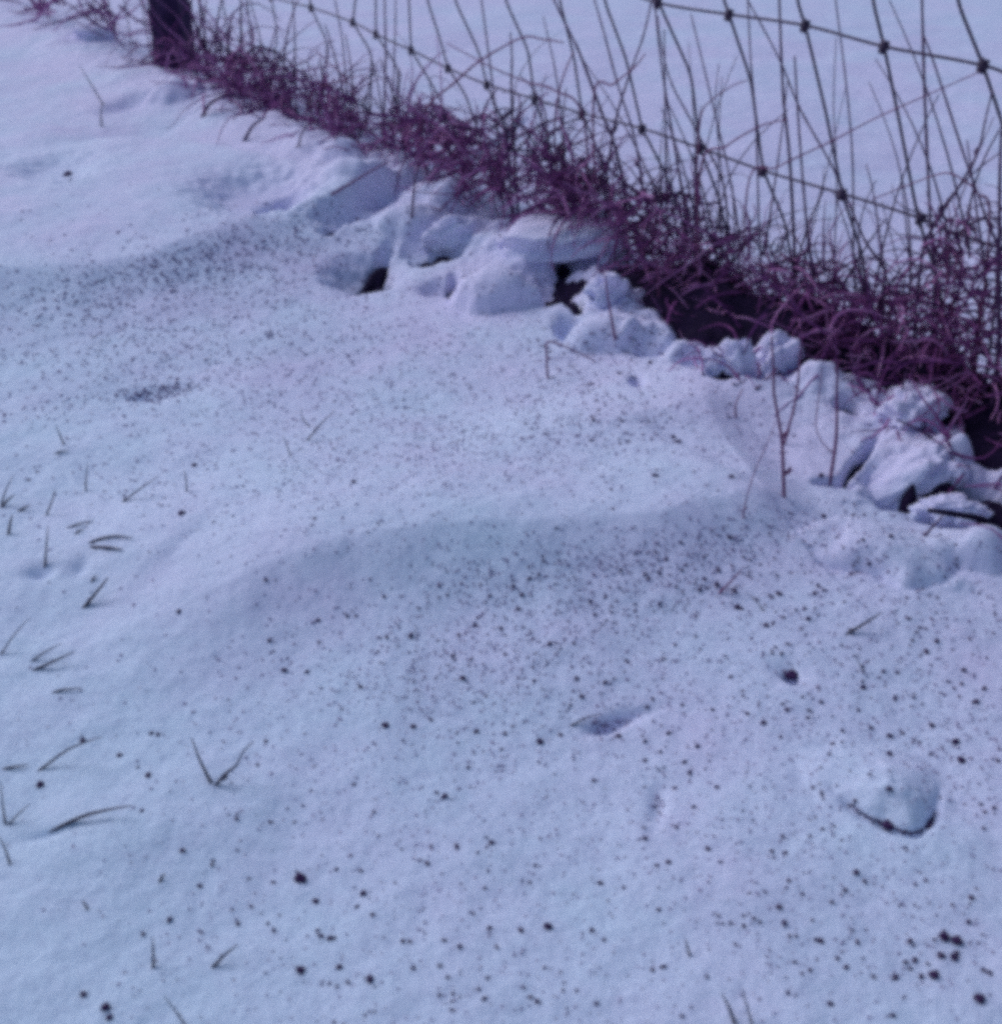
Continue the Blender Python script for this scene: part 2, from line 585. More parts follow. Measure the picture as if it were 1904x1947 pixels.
def soil_h(x, y):
    t, s = fence_st(x, y)
    h = -.055 + .012 * perlin(x * 5.1, y * 5.1 + 7.7) + .01 * perlin(x * 25, y * 25)
    on = sstep(.70 * FL, .80 * FL, t) * (1 - sstep(1.25 * FL, 1.4 * FL, t))
    for p, a, b, rot in DARK_HOLLOWS_W:  # earth lifted under each hollow so its dark colour reads as shade
        m = local(x, y, [p], 2 * max(a, b))
        if m.any():
            cx, cy = x[m] - p[0], y[m] - p[1]
            co, si = math.cos(rot), math.sin(rot)
            rr = ((cx * co + cy * si) / a) ** 2 + ((-cx * si + cy * co) / b) ** 2
            h[m] = np.maximum(h[m], p[2] - .014 - .035 * rr + .008 * perlin(x[m] * 90, y[m] * 90))
    rag = np.exp(-((s - .09) / .085) ** 4) * sstep(.66 * FL, .76 * FL, t)
    h = np.maximum(h, h_base(x, y) - .075 + .075 * rag + .006 * perlin(x * 60, y * 60))
    return h + on * (.125 + .07 * perlin(x * 7 + 2, y * 7) + .03 * perlin(x * 22, y * 22)) * np.exp(-((s + .02) / .085) ** 2) - .08 * sstep(-.05, -.30, s)


_sr, _sc = np.geomspace(.8, 9, 520), np.linspace(-.62, .62, 460)
SX, SY = _sc[None, :] * (_sr[:, None] + .25), np.repeat(_sr[:, None], 460, 1)
soil = grid_sheet(SX, SY, soil_h(SX.ravel(), SY.ravel()).reshape(SX.shape), 'soil_ground', SOIL)

# ------------------------------------------------------------------ snow lumps along the fence foot
def lump(label, u, vb, w, h, depth, e=.75, turn=0.0, tilt=0.0, roll=0.0, sink=.25, amp=.16, seed=0, cat='snow lump', name='snow_lump'):
    """a broken piece of snow crust: w, h in picture pixels, standing on the snow at (u, vb)"""
    p = gpt(u, vb)
    d = dist(p)
    W, Hh = w * d / F_PX / 2, h * d / F_PX / 2
    D = depth * W
    bm = bmesh.new()
    bmesh.ops.create_icosphere(bm, subdivisions=5, radius=1)
    off = Vector((seed * 7.3, seed * 3.1, seed * 1.7))
    for v in bm.verts:
        c = v.co.copy()
        n1 = mnoise.fractal(c * 1.5 + off, .9, 2.2, 3) * amp * 1.3
        n2 = mnoise.fractal(c * 4 + off, .7, 2.1, 5) * amp * .16
        pn = 2 + 3.2 * (1 - e) / .5
        q = c / (abs(c.x) ** pn + abs(c.y) ** pn + abs(c.z) ** pn) ** (1 / pn)
        q.z *= 1 - .12 * (q.x + q.y)
        q *= 1 + n1 + n2
        v.co = Vector((q.x * W, q.y * D, q.z * Hh))
    for f in bm.faces:
        f.smooth = True
    me = bpy.data.meshes.new(name)
    bm.to_mesh(me)
    bm.free()
    o = link(name, me, SNOW, None, (p[0], p[1], p[2] + Hh * (1 - 2 * (sink + .10))))
    o.rotation_euler = (tilt, roll, turn)
    return tag(o, label, cat, 'lumps of broken snow crust')


LUMPS = [
    # label, u, v bottom, w, h, depth, squareness, turn, tilt, roll, sink, amp
    ('small pointed snow wedge over the middle dark hole', 852, 455, 88, 44, .45, .7, .2, .0, -.42, .05, .34),
    ('long flat snow slab roofing the twin dark hollows', 1062, 458, 200, 52, .8, .6, -.1, 0, -.16, .12, .20),
    ('small ragged snow piece stuck in the grass above the blocky lump', 1160, 568, 64, 58, .7, .8, .4, .2, .3, .1, .5),
    ('little white snow triangle hanging in the grass', 1174, 508, 54, 50, .5, .8, .5, .2, .6, -.1, .45),
    ('tiny snow knob at the tip of the dark bank', 1360, 702, 48, 46, .9, .9, .2, 0, .2, .2, .4),
    ('upright snow nub between the tiny knob and the streaked chunk', 1404, 690, 46, 64, .8, .8, .2, 0, -.1, .2, .35),
    ('streaked snow chunk with grass blades lying over it', 1474, 700, 76, 96, .8, .85, .3, 0, .25, .28, .40),
    ('large upright snow chunk crossed by a thin dark stem', 1732, 800, 104, 90, .8, .8, .3, .1, -.35, .28, .34),
    ('long tilted snow slab leaning down towards the forked red stem', 1688, 930, 215, 60, .5, .85, .1, .15, -.58, .34, .26),
    ('round snowball sitting in a dark hollow', 1812, 914, 46, 46, 1, .98, 0, 0, 0, .12, .16),
    ('snow piece between the snowball and the dark twig', 1812, 968, 110, 44, .7, .9, .1, 0, .1, .45, .4),
    ('small snow hump left of the post among far grass', 178, 72, 60, 34, .9, .9, 0, 0, 0, .3, .3),
]
for i, L in enumerate(LUMPS):
    lump(*L, seed=i + 1)

# ------------------------------------------------------------------ the wire fence
fence = bpy.data.objects.new('wire_fence', None)
COL.objects.link(fence)
fence.location = (float(FA[0]), float(FA[1]), 0)
tag(fence, 'rusty woven wire fence on a dark wooden post above the snowy grass', 'fence')
FO = np.array([FA[0], FA[1], 0])


def fpos(t, z, off=0):
    return np.array([FA[0] + FD[0] * t + FN[0] * off, FA[1] + FD[1] * t + FN[1] * off, z])


def fpart(name, pts, r, mat=WIRE, sides=6):
    pts = [np.asarray(p) - FO for p in pts]
    t = Tubes()
    t.add(pts, [r] * len(pts) if np.isscalar(r) else r, sides)
    return link(name, t.mesh(name), mat, fence)


def t_of(p):
    return float(np.dot(np.asarray(p[:2]) - FA[:2], FD))


def soft(pts, step=.012, k=3):
    P = np.asarray(pts, float)
    L = np.concatenate([[0], np.cumsum(np.linalg.norm(np.diff(P, axis=0), axis=1))])
    n = max(6, int(L[-1] / step))
    q = np.linspace(0, L[-1], n)
    Q = np.stack([np.interp(q, L, P[:, i]) for i in range(3)], 1)
    for _ in range(k):
        Q[1:-1] = .25 * Q[:-2] + .5 * Q[1:-1] + .25 * Q[2:]
    return list(Q)


KA = [(515, -6), (591, 14), (670, 42), (714, 65), (781, 95), (851, 129), (925, 160), (1016, 188), (1106, 215), (1220, 244), (1330, 281), (1450, 324), (1600, 368), (1750, 415)]
KB = [(1250, 5), (1385, 27), (1530, 48), (1680, 88), (1868, 124)]
PA = [on_fence(*k) for k in KA]
PB = [on_fence(*k) for k in KB]
SPAN = (t_of(PA[-1]) - t_of(PA[0])) / (len(PA) - 1)
tA = [t_of(p) for p in PA]
tB = [t_of(p) for p in PB]
T0, T1 = -2.6, FL + .9
zA, zB = float(np.mean([p[2] for p in PA])), float(np.mean([p[2] for p in PB]))
wire_r = .0029
pa_full = [fpos(T0, zA)] + [fpos(-1.2, zA + .01), fpos(-.03, PA[0][2])] + PA + [on_fence(1904, 472), fpos(T1, zA - .01)]
pb_full = [fpos(T0, zB), fpos(-.03, zB + .02), fpos(tA[4], zB + .015), fpos(tA[8], zB + .01)] + PB + [fpos(tB[-1] + SPAN, PB[-1][2] - .012), fpos(T1, zB)]
fpart('line_wire', dense(pa_full, 8), wire_r)
fpart('line_wire', dense(pb_full, 8), wire_r)
zC, zD = zB + (zB - zA), zB + 2 * (zB - zA)
for z in (zC, zD):
    fpart('line_wire', dense([fpos(T0, z), fpos(0, z + .01), fpos(FL * .5, z - .01), fpos(T1, z)], 8), wire_r)

STAYS = [
    [(515, -6), (527, 60), (520, 125), (512, 180)],
    [(588, -10), (591, 14), (622, 80), (618, 165), (606, 220)],
    [(676, -4), (670, 42), (706, 100), (705, 180), (694, 262)],
    [(714, -4), (714, 65), (757, 130), (752, 215), (742, 270)],
    [(777, -4), (781, 95), (815, 150), (842, 200), (850, 280)],
    [(812, 0), (838, 80), (851, 129), (885, 180), (912, 260), (920, 330)],
    [(864, 0), (911, 100), (925, 160), (958, 240), (975, 340)],
    [(960, 0), (1004, 96), (1016, 188), (1046, 280), (1060, 380)],
    [(1063, 0), (1090, 104), (1106, 215), (1150, 320), (1172, 420)],
    [(1148, 0), (1190, 112), (1220, 244), (1270, 340), (1305, 450)],
    [(1249, -14), (1253, 8), (1313, 140), (1330, 281), (1365, 373), (1395, 500)],
    [(1372, -10), (1385, 27), (1427, 152), (1438, 235), (1450, 324), (1493, 425), (1510, 540)],
    [(1514, 0), (1530, 48), (1570, 216), (1600, 368), (1618, 421), (1640, 490), (1650, 600)],
    [(1658, 0), (1680, 88), (1706, 216), (1744, 413), (1785, 540), (1800, 660)],
    [(1818, 0), (1868, 124), (1904, 232), (1945, 400), (1990, 620), (2010, 760)],
]
for st in STAYS:
    P = [on_fence(*q) for q in st]
    P[-1][2] = max(P[-1][2], -.06)
    t0, z0, t1, z1 = t_of(P[0]), P[0][2], t_of(P[1]), P[1][2]
    sl = max(-.5, min(.5, (t0 - t1) / max(.03, z0 - z1)))
    P = [fpos(t0 + sl * .5 * (z - z0), z) for z in (zD, zC, zB) if z > z0 + .03] + P
    fpart('stay_wire', soft(P), wire_r * .96)
extra_t = [tA[0] - SPAN * k for k in range(1, 10)] + [tB[-1] + SPAN * k for k in range(1, 4)]
for t in extra_t:
    fpart('stay_wire', dense([fpos(t - .02, zD), fpos(t, zB), fpos(t + .01, zA), fpos(t + .03, -.05)], 6), wire_r * .96)


def knot(p):
    """wire wrapped round the crossing: a few tight coils"""
    T = Tubes()
    d3 = np.array([FD[0], FD[1], 0])
    n3 = np.array([FN[0], FN[1], 0])
    z3 = np.array([0, 0, 1.])
    pts = []
    for i in range(29):
        a = i / 28
        th = a * 2 * math.pi * 3.5
        r = .0064 + .0008 * math.sin(th * 1.7)
        pts.append(p - FO + d3 * (math.cos(th) * r) + n3 * (math.sin(th) * r * .8) + (z3 * 1.0 + d3 * .25) * ((a - .5) * .020))
    T.add(pts, [.0031] * len(pts), 5)
    T.add([p - FO - d3 * .010 + z3 * .003, p - FO, p - FO + d3 * .010 - z3 * .003], [.0028, .0062, .0028], 5)
    return link('wire_knot', T.mesh('wire_knot'), WIRE, fence)


for p in PA + PB:
    knot(np.asarray(p))

# the wooden post with furrowed sides and a broad foot
pd = dist(FA)
pw = 66 * pd / F_PX / 2
bm = bmesh.new()
NS, NR = 40, 46
rings = []
for i in range(NR + 1):
    z = -.25 + (1.30 + .25) * i / NR
    flare = 1 + .22 * math.exp(-max(z, 0) / .07)
    ring = []
    for j in range(NS):
        a = 2 * math.pi * j / NS
        g = .07 * math.sin(a * 7 + z * 1.2) + .05 * mnoise.noise(Vector((math.cos(a) * 2.5, math.sin(a) * 2.5, z * 2.2))) + .03 * mnoise.noise(Vector((math.cos(a) * 9, math.sin(a) * 9, z * 4)))
        r = pw * flare * (1 + g)
        ring.append(bm.verts.new((r * math.cos(a) + .012 * (z - .3), r * math.sin(a) + .05, z)))
    rings.append(ring)
for i in range(NR):
    for j in range(NS):
        bm.faces.new((rings[i][j], rings[i][(j + 1) % NS], rings[i + 1][(j + 1) % NS], rings[i + 1][j])).smooth = True
bm.faces.new(rings[-1])
me = bpy.data.meshes.new('post')
bm.to_mesh(me)
bm.free()
link('post', me, WOOD, fence)

# ------------------------------------------------------------------ stems standing in and along the fence
def stem(label, uv, r_px, off=.03, mat=STEM, group='dry stems along the wire fence', cat='grass stem', name='dry_stem', taper=.45, foot=True, rise=True, buds=0):
    """drawn from its tip down to its foot; stands on a plane parallel to the fence"""
    P = [on_fence(u, v, off) for u, v in uv]
    if rise and uv[0][1] <= 0:
        P.insert(0, P[0] + (P[0] - P[1]) / np.linalg.norm(P[0] - P[1]) * random.uniform(.08, .22))
    if foot:
        b = P[-1]
        g = H(b[0], b[1]) - .02
        if b[2] > g:
            P.append(np.array([b[0] + FD[0] * (b[2] - g) * .12, b[1] + FD[1] * (b[2] - g) * .12, g]))
    D = dense(P, 7)[::-1]
    k = len(D)
    R0 = r_px * dist(D[k // 2]) / F_PX
    rad = [R0 * (1 - (1 - taper) * i / (k - 1)) * (1 + .25 * (mnoise.noise(Vector((i * .9, u0 * .01, 0))))) for i, u0 in zip(range(k), [uv[0][0]] * k)]
    T = Tubes()
    O = D[0]
    T.add(D, rad, 5)
    for b in range(buds):
        q = D[min(k - 2, int(k * (.35 + .6 * b / max(1, buds))))]
        side = np.array([random.uniform(-1, 1), random.uniform(-1, 1), .9]) * R0 * 5
        T.add([q, q + side * .5, q + side], [R0 * .6, R0 * 1.5, R0 * .3], 5)
    o = link(name, T.mesh(name, O), mat, None, tuple(O))
    return tag(o, label, cat, group)


FENCE_STEMS = [
    # label, tip..foot in the picture, radius px, offset, material, buds
    ('stout straight stalk standing just left of the third upper knot', [(1481, 0), (1488, 172), (1501, 305), (1510, 481), (1512, 560)], 4.6, -.03, 0, 0),
    ('cut stalk with a blunt top below the third upper knot', [(1510, 106), (1518, 240), (1530, 393), (1542, 509), (1548, 580)], 4.0, .03, 0, 1),
    ('tall upright stalk right of the fourth upper knot', [(1752, 0), (1758, 200), (1768, 421), (1776, 560)], 4.2, .02, 0, 0),
    ('slender grey stem halfway between the third and fourth upper knots', [(1588, 0), (1608, 160), (1620, 305), (1622, 480), (1624, 580)], 2.4, -.05, 0, 0),
    ('thin stem closely following the second stay wire', [(1421, 0), (1427, 120), (1437, 240), (1442, 420), (1446, 520)], 2.6, .04, 0, 0),
    ('long slanting stem crossing behind the stout straight stalk', [(1421, 0), (1481, 112), (1521, 208), (1586, 325), (1640, 450), (1690, 560)], 2.8, -.04, 0, 0),
    ('pointed stem with its thin tip just right of the first upper knot', [(1313, 26), (1353, 192), (1389, 349), (1405, 480)], 2.8, .03, 0, 0),
    ('bent stem dropping from the first upper knot to the lower wire', [(1250, 30), (1258, 90), (1277, 160), (1325, 252), (1380, 380)], 2.4, -.02, 0, 0),
    ('straight dark stem falling from the first upper knot into the grass', [(1244, 0), (1252, 80), (1265, 176), (1293, 341), (1313, 433), (1325, 540)], 3.4, .02, 0, 0),
    ('stem leaning left out of the first upper knot', [(1240, -4), (1222, 70), (1197, 140), (1172, 220), (1158, 300), (1150, 380)], 3.2, .03, 0, 0),
    ('short broken stick ending blunt below the first upper knot', [(1226, 102), (1205, 128), (1165, 160), (1128, 190)], 2.6, .05, 1, 0),
    ('dark stalk leaning beside the tenth stay wire', [(1130, 0), (1150, 70), (1174, 160), (1206, 262), (1222, 360), (1240, 460)], 3.0, .02, 0, 1),
    ('thick dark stalk running down past the twisted lower wire', [(1053, 0), (1082, 60), (1103, 104), (1143, 212), (1172, 290), (1190, 400)], 4.2, .03, 0, 1),
    ('long bent reed making a flat arch over the lower wire', [(1070, 80), (1030, 74), (990, 72), (911, 116), (860, 160), (819, 194), (800, 240)], 3.0, .04, 1, 0),
    ('thin reed sloping right below the bent reed', [(849, 82), (890, 104), (935, 128), (1000, 155), (1054, 172), (1110, 230)], 2.2, .03, 1, 0),
    ('short upright stem under the bent reed', [(970, 60), (973, 110), (972, 170), (976, 260)], 3.2, .01, 0, 0),
    ('upright stem crossing the lower wire left of the bent reed top', [(915, 0), (931, 120), (943, 224), (950, 300)], 2.6, .03, 0, 0),
    ('faint stem with a broken head just right of the bent reed corner', [(1090, 96), (1066, 160), (1054, 240), (1058, 330)], 3.0, .04, 1, 1),
    ('knobby twig standing above the middle grass mound', [(1032, 30), (1046, 90), (1058, 150), (1068, 240), (1076, 330)], 2.2, -.02, 0, 1),
    ('upright stem next to the fourth lower knot', [(731, 0), (733, 100), (731, 180), (728, 260)], 2.8, .03, 0, 0),
    ('fine straight stem right of the fourth lower knot', [(752, -4), (751, 60), (748, 150), (744, 250)], 1.8, -.04, 0, 0),
    ('thin vertical stem between the first two lower knots', [(557, 0), (560, 70), (561, 130), (562, 190)], 2.0, .02, 0, 0),
    ('thin leaning stem between the second and third lower knots', [(637, 0), (651, 80), (659, 168), (668, 230)], 2.0, .02, 0, 0),
    ('short fallen stem sloping across the second stay wire', [(599, 96), (628, 122), (655, 146), (676, 190)], 2.0, .03, 1, 0),
    ('stiff stem lying flat on the grass left of the snow gap', [(691, 142), (650, 152), (607, 166), (590, 190)], 2.0, .05, 1, 0),
    ('stem nearest the post on its right side', [(363, -2), (364, 30), (365, 62), (368, 110)], 3.2, .02, 0, 0),
    ('second stem from the post', [(379, -2), (384, 25), (388, 48), (392, 110)], 2.4, .03, 0, 0),
    ('third stem from the post tilted slightly left at its foot', [(421, -2), (416, 26), (412, 54), (408, 130)], 2.6, .02, 0, 0),
    ('straight stem midway between the post and the first lower knot', [(458, -2), (458, 40), (458, 82), (460, 160)], 3.2, .02, 0, 0),
    ('long thin stem slanting down left from the last upper knot', [(1862, 136), (1760, 181), (1662, 225), (1578, 269), (1478, 317), (1420, 360)], 2.0, .04, 1, 0),
    ('thin arched stem curving onto the eleventh lower knot', [(1421, 152), (1389, 164), (1352, 190), (1333, 216), (1327, 281), (1322, 400)], 2.0, .03, 1, 0),
    ('short level stem joining the stout stalk and the second stay', [(1497, 227), (1470, 232), (1441, 241), (1381, 277), (1330, 330)], 2.4, .05, 1, 0),
    ('arched blade bowing beneath the open snow window', [(1656, 380), (1720, 354), (1770, 335), (1802, 329), (1830, 342), (1858, 368), (1880, 440)], 2.4, .03, 1, 0),
    ('forked dark stalk leaning left by the last upper knot', [(1886, 170), (1872, 230), (1858, 289), (1825, 350), (1782, 420), (1750, 500)], 3.4, .04, 0, 2),
    ('short sharp stem under the open snow window', [(1646, 312), (1656, 350), (1662, 381), (1676, 481), (1680, 560)], 2.4, .02, 0, 0),
    ('topped stem ending in a light bud right of the fourth upper knot', [(1753, 62), (1775, 120), (1830, 289), (1874, 417), (1895, 520)], 3.4, .03, 0, 1),
    ('thick dark stalk cut by the picture edge', [(1903, 250), (1900, 340), (1899, 450), (1898, 590), (1896, 680)], 6.0, .05, 0, 0),
    ('faint thin stem left of the short sharp stem', [(1589, 70), (1584, 200), (1590, 330), (1586, 470)], 1.6, -.05, 0, 0),
    ('hair thin stem left of the cut stalk', [(1366, 120), (1360, 200), (1372, 330), (1384, 430)], 1.6, -.03, 0, 0),
    ('pale leaning stem right of the open snow window', [(1846, 388), (1830, 440), (1818, 500), (1812, 560)], 2.4, .03, 1, 0),
    ('stem rising just right of the fourth stay wire', [(1800, 376), (1806, 430), (1800, 500), (1796, 560)], 2.2, .05, 1, 0),
    ('crooked twig forking above the middle grass mound', [(935, 195), (952, 218), (962, 240), (966, 300)], 3.4, .06, 0, 2),
]
for lab, uv, r, off, mi, nb in FENCE_STEMS:
    stem(lab, uv, r * .78 + .6, off, REDSTEM if mi else STEM, buds=nb)

RED_STEMS = [
    ('forked red stem standing alone in clear snow', [(1466, 640), (1470, 706), (1471, 750), (1485, 831), (1488, 885), (1491, 946)], 3.6, 2),
    ('right arm of the red fork dipping to the bare snow', [(1522, 650), (1520, 684), (1511, 765), (1489, 845)], 2.6, 0),
    ('single red stem beside the tilted slab foot', [(1592, 690), (1590, 750), (1589, 831), (1577, 918)], 3.4, 0),
    ('thin looping stem around the single red stem', [(1562, 700), (1558, 739), (1551, 812), (1573, 853), (1606, 861)], 1.5, 0),
    ('short curled stem on the snow left of the red fork', [(1412, 739), (1400, 762), (1397, 776), (1400, 796)], 2.2, 0),
    ('hair thin stem trailing down left of the red fork', [(1474, 800), (1455, 850), (1434, 897), (1418, 950), (1411, 988)], 1.4, 1),
    ('arching brown blade over the streaked snow chunk', [(1440, 740), (1492, 691), (1540, 680), (1590, 682), (1624, 690)], 3.0, 0),
    ('broad red blades hanging down at the tufted right end', [(1868, 560), (1855, 648), (1850, 730), (1847, 806)], 7.0, 0),
    ('thin dark stem laid over the large upright chunk', [(1722, 706), (1715, 740), (1708, 770), (1700, 796)], 3.4, 0),
    ('straight dark twig across the snow above the snowball', [(1704, 798), (1735, 812), (1760, 826), (1780, 838)], 3.6, 0),
    ('short twig poking from the large upright chunk', [(1741, 743), (1775, 754), (1810, 764)], 3.0, 0),
    ('reddish blade dropping over the top of the dark hollow slab', [(1068, 385), (1074, 405), (1080, 440), (1084, 472)], 2.6, 0),
    ('level twig resting on the front of the long flat slab', [(948, 450), (1000, 454), (1050, 459), (1110, 466)], 2.8, 0),
    ('red stem hanging in front of the blocky snow lump', [(1150, 520), (1154, 556), (1161, 600), (1170, 645)], 2.8, 0),
    ('red stem hanging by the low snow shoulder', [(1246, 480), (1250, 520), (1252, 560), (1254, 595)], 2.6, 0),
    ('short red stem with a bent top left of the blocky lump', [(1130, 686), (1085, 664), (1042, 650), (1039, 680), (1041, 718)], 2.4, 0),
    ('two-pronged drooping stem left of the middle grass mound', [(800, 310), (790, 333), (786, 370), (782, 414)], 2.8, 0),
    ('long fallen red stem reaching out over the snow ridge', [(742, 306), (710, 322), (672, 345), (628, 368)], 2.6, 0),
    ('dark arched blade at the left end of the grass mound', [(470, 186), (430, 182), (400, 196), (383, 222)], 3.4, 0),
    ('drooping dark blade under the left grass mound', [(500, 226), (480, 240), (462, 268)], 3.2, 0),
    ('hooked thin stem hanging below the grass right of the drooping blade', [(590, 232), (572, 256), (568, 278), (556, 282)], 2.4, 0),
]


def ground_stem(label, uv, r_px, mat, buds=0, group=None, cat='grass stem', name='dry_stem', flat=1.0, taper=.5):
    """foot (last point) on the snow; the rest on an upright plane through the foot, facing across the view"""
    foot = gpt(*uv[-1], up=-.004)
    P = []
    for u, v in uv[:-1]:
        r = ray(u, v)
        yy = foot[1] + (.013 if v < uv[-1][1] - 30 else .008)
        k = yy / r[1]
        p = np.array([0, 0, CAM_H]) + r * k
        g = H(p[0], p[1])
        if p[2] < g + .002:
            p = gpt(u, v, up=.003)
        P.append(p)
    P.append(foot)
    D = dense(P, 7)[::-1]
    k = len(D)
    R0 = r_px * (.68 if name == 'grass_blade' else .95) * dist(foot) / F_PX
    rad = [R0 * (1 - (1 - taper) * (i / (k - 1)) ** 1.3) for i in range(k)]
    T = Tubes()
    T.add(D, rad, 6, flat)
    for b in range(buds):
        q = D[int(k * (.15 + .25 * b))]
        T.add([q, q + np.array([R0 * 2.5, 0, R0 * 2]), q + np.array([R0 * 3.5, 0, R0 * 5])], [R0 * .8, R0 * 1.5, R0 * .4], 5)
    o = link(name, T.mesh(name, D[0]), mat, None, tuple(D[0]))
    return tag(o, label, cat, group)


for i, (lab, uv, r, nb) in enumerate(RED_STEMS):
    ground_stem(lab, uv, r, REDSTEM if ('red' in lab or 'brown' in lab or 'curled' in lab or 'loop' in lab) else STEM, nb, 'loose stems drooping over the snow bank')

# a dark branch lying at the right edge
tw = ground_stem('thick dark twig lying in the hollow at the picture edge', [(1764, 970), (1810, 977), (1866, 988), (1904, 1012), (1950, 1040)], 9, SOIL, 0, None, 'twig', 'fallen_twig')
ground_stem('thin side twig running down left from the thick dark twig', [(1792, 980), (1772, 1002), (1752, 1021)], 3, STEM, 0, None, 'twig', 'fallen_twig')

# ------------------------------------------------------------------ blades poking through the open snow (tip .. foot)
BLADES = [
    ('tall blade leaning right, uppermost at the left picture edge', [(26, 903), (12, 930), (0, 958)], 4),
    ('thick short blade just below the uppermost edge blade', [(28, 941), (14, 951), (-2, 965)], 6),
    ('stubby crooked blade tuft right of the thick short blade', [(57, 960), (42, 968), (25, 975)], 6),
    ('small drooping dark stub under the crooked tuft', [(24, 978), (20, 992), (14, 1016)], 6),
    ('forked upright blade left of the long straight straw', [(105, 930), (100, 950), (85, 980)], 4.5),
    ('tall vertical blade above a shallow snow dent', [(91, 1000), (88, 1040), (84, 1080)], 5),
    ('nearly level thin blade above the pair of dark blades', [(178, 993), (150, 999), (115, 1006)], 4.5),
    ('very short level blade above the pair of dark blades', [(160, 1009), (150, 1013), (138, 1018)], 5),
    ('upper blade of the level dark pair', [(250, 1026), (225, 1022), (195, 1026), (162, 1031)], 5.5),
    ('lower thicker blade of the level dark pair', [(232, 1048), (205, 1044), (168, 1036)], 7),
    ('slanted dark blade rising right below the level pair', [(205, 1098), (190, 1118), (155, 1155)], 7.5),
    ('small bent blade behind the slanted dark blade', [(184, 1095), (178, 1098), (171, 1110)], 5),
    ('long straight straw slanting up right near two dark crumbs', [(302, 905), (268, 928), (226, 955)], 4.5),
    ('faint thin upright blade right of the long straight straw', [(350, 893), (354, 915), (354, 935)], 4),
    ('faint thin upright blade left of the long straight straw', [(167, 880), (164, 905), (162, 934)], 3.6),
    ('small thin blade leaning left, highest of the left-hand blades', [(106, 808), (113, 825), (123, 846)], 3.4),
    ('short level dash of blade under the highest left-hand blade', [(130, 860), (115, 861), (100, 862)], 4),
    ('pale straw slanting up right amid dense specks', [(636, 780), (610, 806), (579, 838)], 4),
    ('short thin blade left of the pale straw amid dense specks', [(537, 828), (545, 846), (553, 868)], 3.5),
    ('curled hair of grass above the pale straw', [(572, 775), (575, 795), (592, 812)], 3),
    ('long thin blade rising from the left edge, midway down', [(57, 1174), (28, 1206), (-4, 1246)], 3.6),
    ('thin upper blade of the slanting edge pair', [(118, 1223), (85, 1240), (52, 1258)], 4),
    ('thick lower blade of the slanting edge pair', [(142, 1239), (105, 1256), (52, 1275)], 6),
    ('level blade with a crumb at its tip', [(156, 1312), (120, 1315), (84, 1319)], 5),
    ('long curved straw rising right above a dark pellet', [(194, 1401), (160, 1412), (122, 1430), (63, 1468)], 5),
    ('level blade cut by the left edge near the curved straw', [(54, 1458), (25, 1462), (-6, 1461)], 5.5),
    ('upright arm of the small V at the left edge', [(1, 1486), (5, 1530), (10, 1570)], 4.5),
    ('slanting arm of the small V at the left edge', [(58, 1528), (35, 1548), (9, 1571)], 4),
    ('longest curved dark blade sweeping right', [(248, 1532), (205, 1540), (155, 1553), (90, 1579)], 7.5),
    ('left arm of the big open V', [(364, 1404), (382, 1450), (404, 1491)], 6.5),
    ('right arm of the big open V with a thick joint', [(482, 1409), (462, 1430), (449, 1455), (428, 1472), (404, 1494)], 6),
    ('faint blade dropping from the left edge below the longest blade', [(-2, 1590), (10, 1615), (21, 1648)], 4),
    ('tiny slanted sliver above the lower left crumbs', [(314, 1662), (308, 1672), (300, 1684)], 5.5),
    ('tiny faint sliver left of the upright faint blade', [(155, 1713), (163, 1724), (172, 1737)], 4.5),
    ('upright faint blade with a broad foot near the bottom', [(290, 1782), (291, 1812), (290, 1842)], 6.5),
    ('straight straw slanting right near the bottom', [(452, 1796), (425, 1818), (396, 1842)], 6.5),
    ('thin pale straw leaving the bottom edge at the left', [(312, 1894), (333, 1922), (356, 1952)], 4),
    ('darker of two straws leaving the bottom edge', [(1372, 1890), (1386, 1918), (1402, 1954)], 7),
    ('thinner of two straws leaving the bottom edge', [(1409, 1878), (1420, 1915), (1433, 1954)], 4),
    ('small upright sliver above the two bottom straws', [(1302, 1784), (1306, 1800), (1314, 1822)], 5),
    ('dark blade slanting up right above the round hole', [(1676, 1164), (1645, 1184), (1602, 1206)], 6),
    ('thin bent blade right of the round hole', [(1628, 1254), (1637, 1268), (1646, 1284)], 4),
    ('thin blade leaning left above the round hole', [(1430, 1138), (1443, 1150), (1457, 1164)], 3.5),
    ('thin straw beside the oval dent', [(1140, 1357), (1108, 1368), (1072, 1383)], 4),
    ('reddish straw lying on the shaded drift below the red fork', [(1412, 1078), (1392, 1102), (1362, 1129)], 5),
    ('far bent twig left of the post', [(152, 126), (172, 158), (198, 200)], 3.5),
    ('far short stalk below the bent twig', [(193, 200), (192, 222), (193, 240)], 4),
]
for lab, uv, r in BLADES:
    ground_stem(lab, uv, r * .98, REDSTEM if 'reddish' in lab else BLADE, 1 if 'joint' in lab else 0,
                'grass blades poking through the open snow', 'grass blade', 'grass_blade', .7, .30)

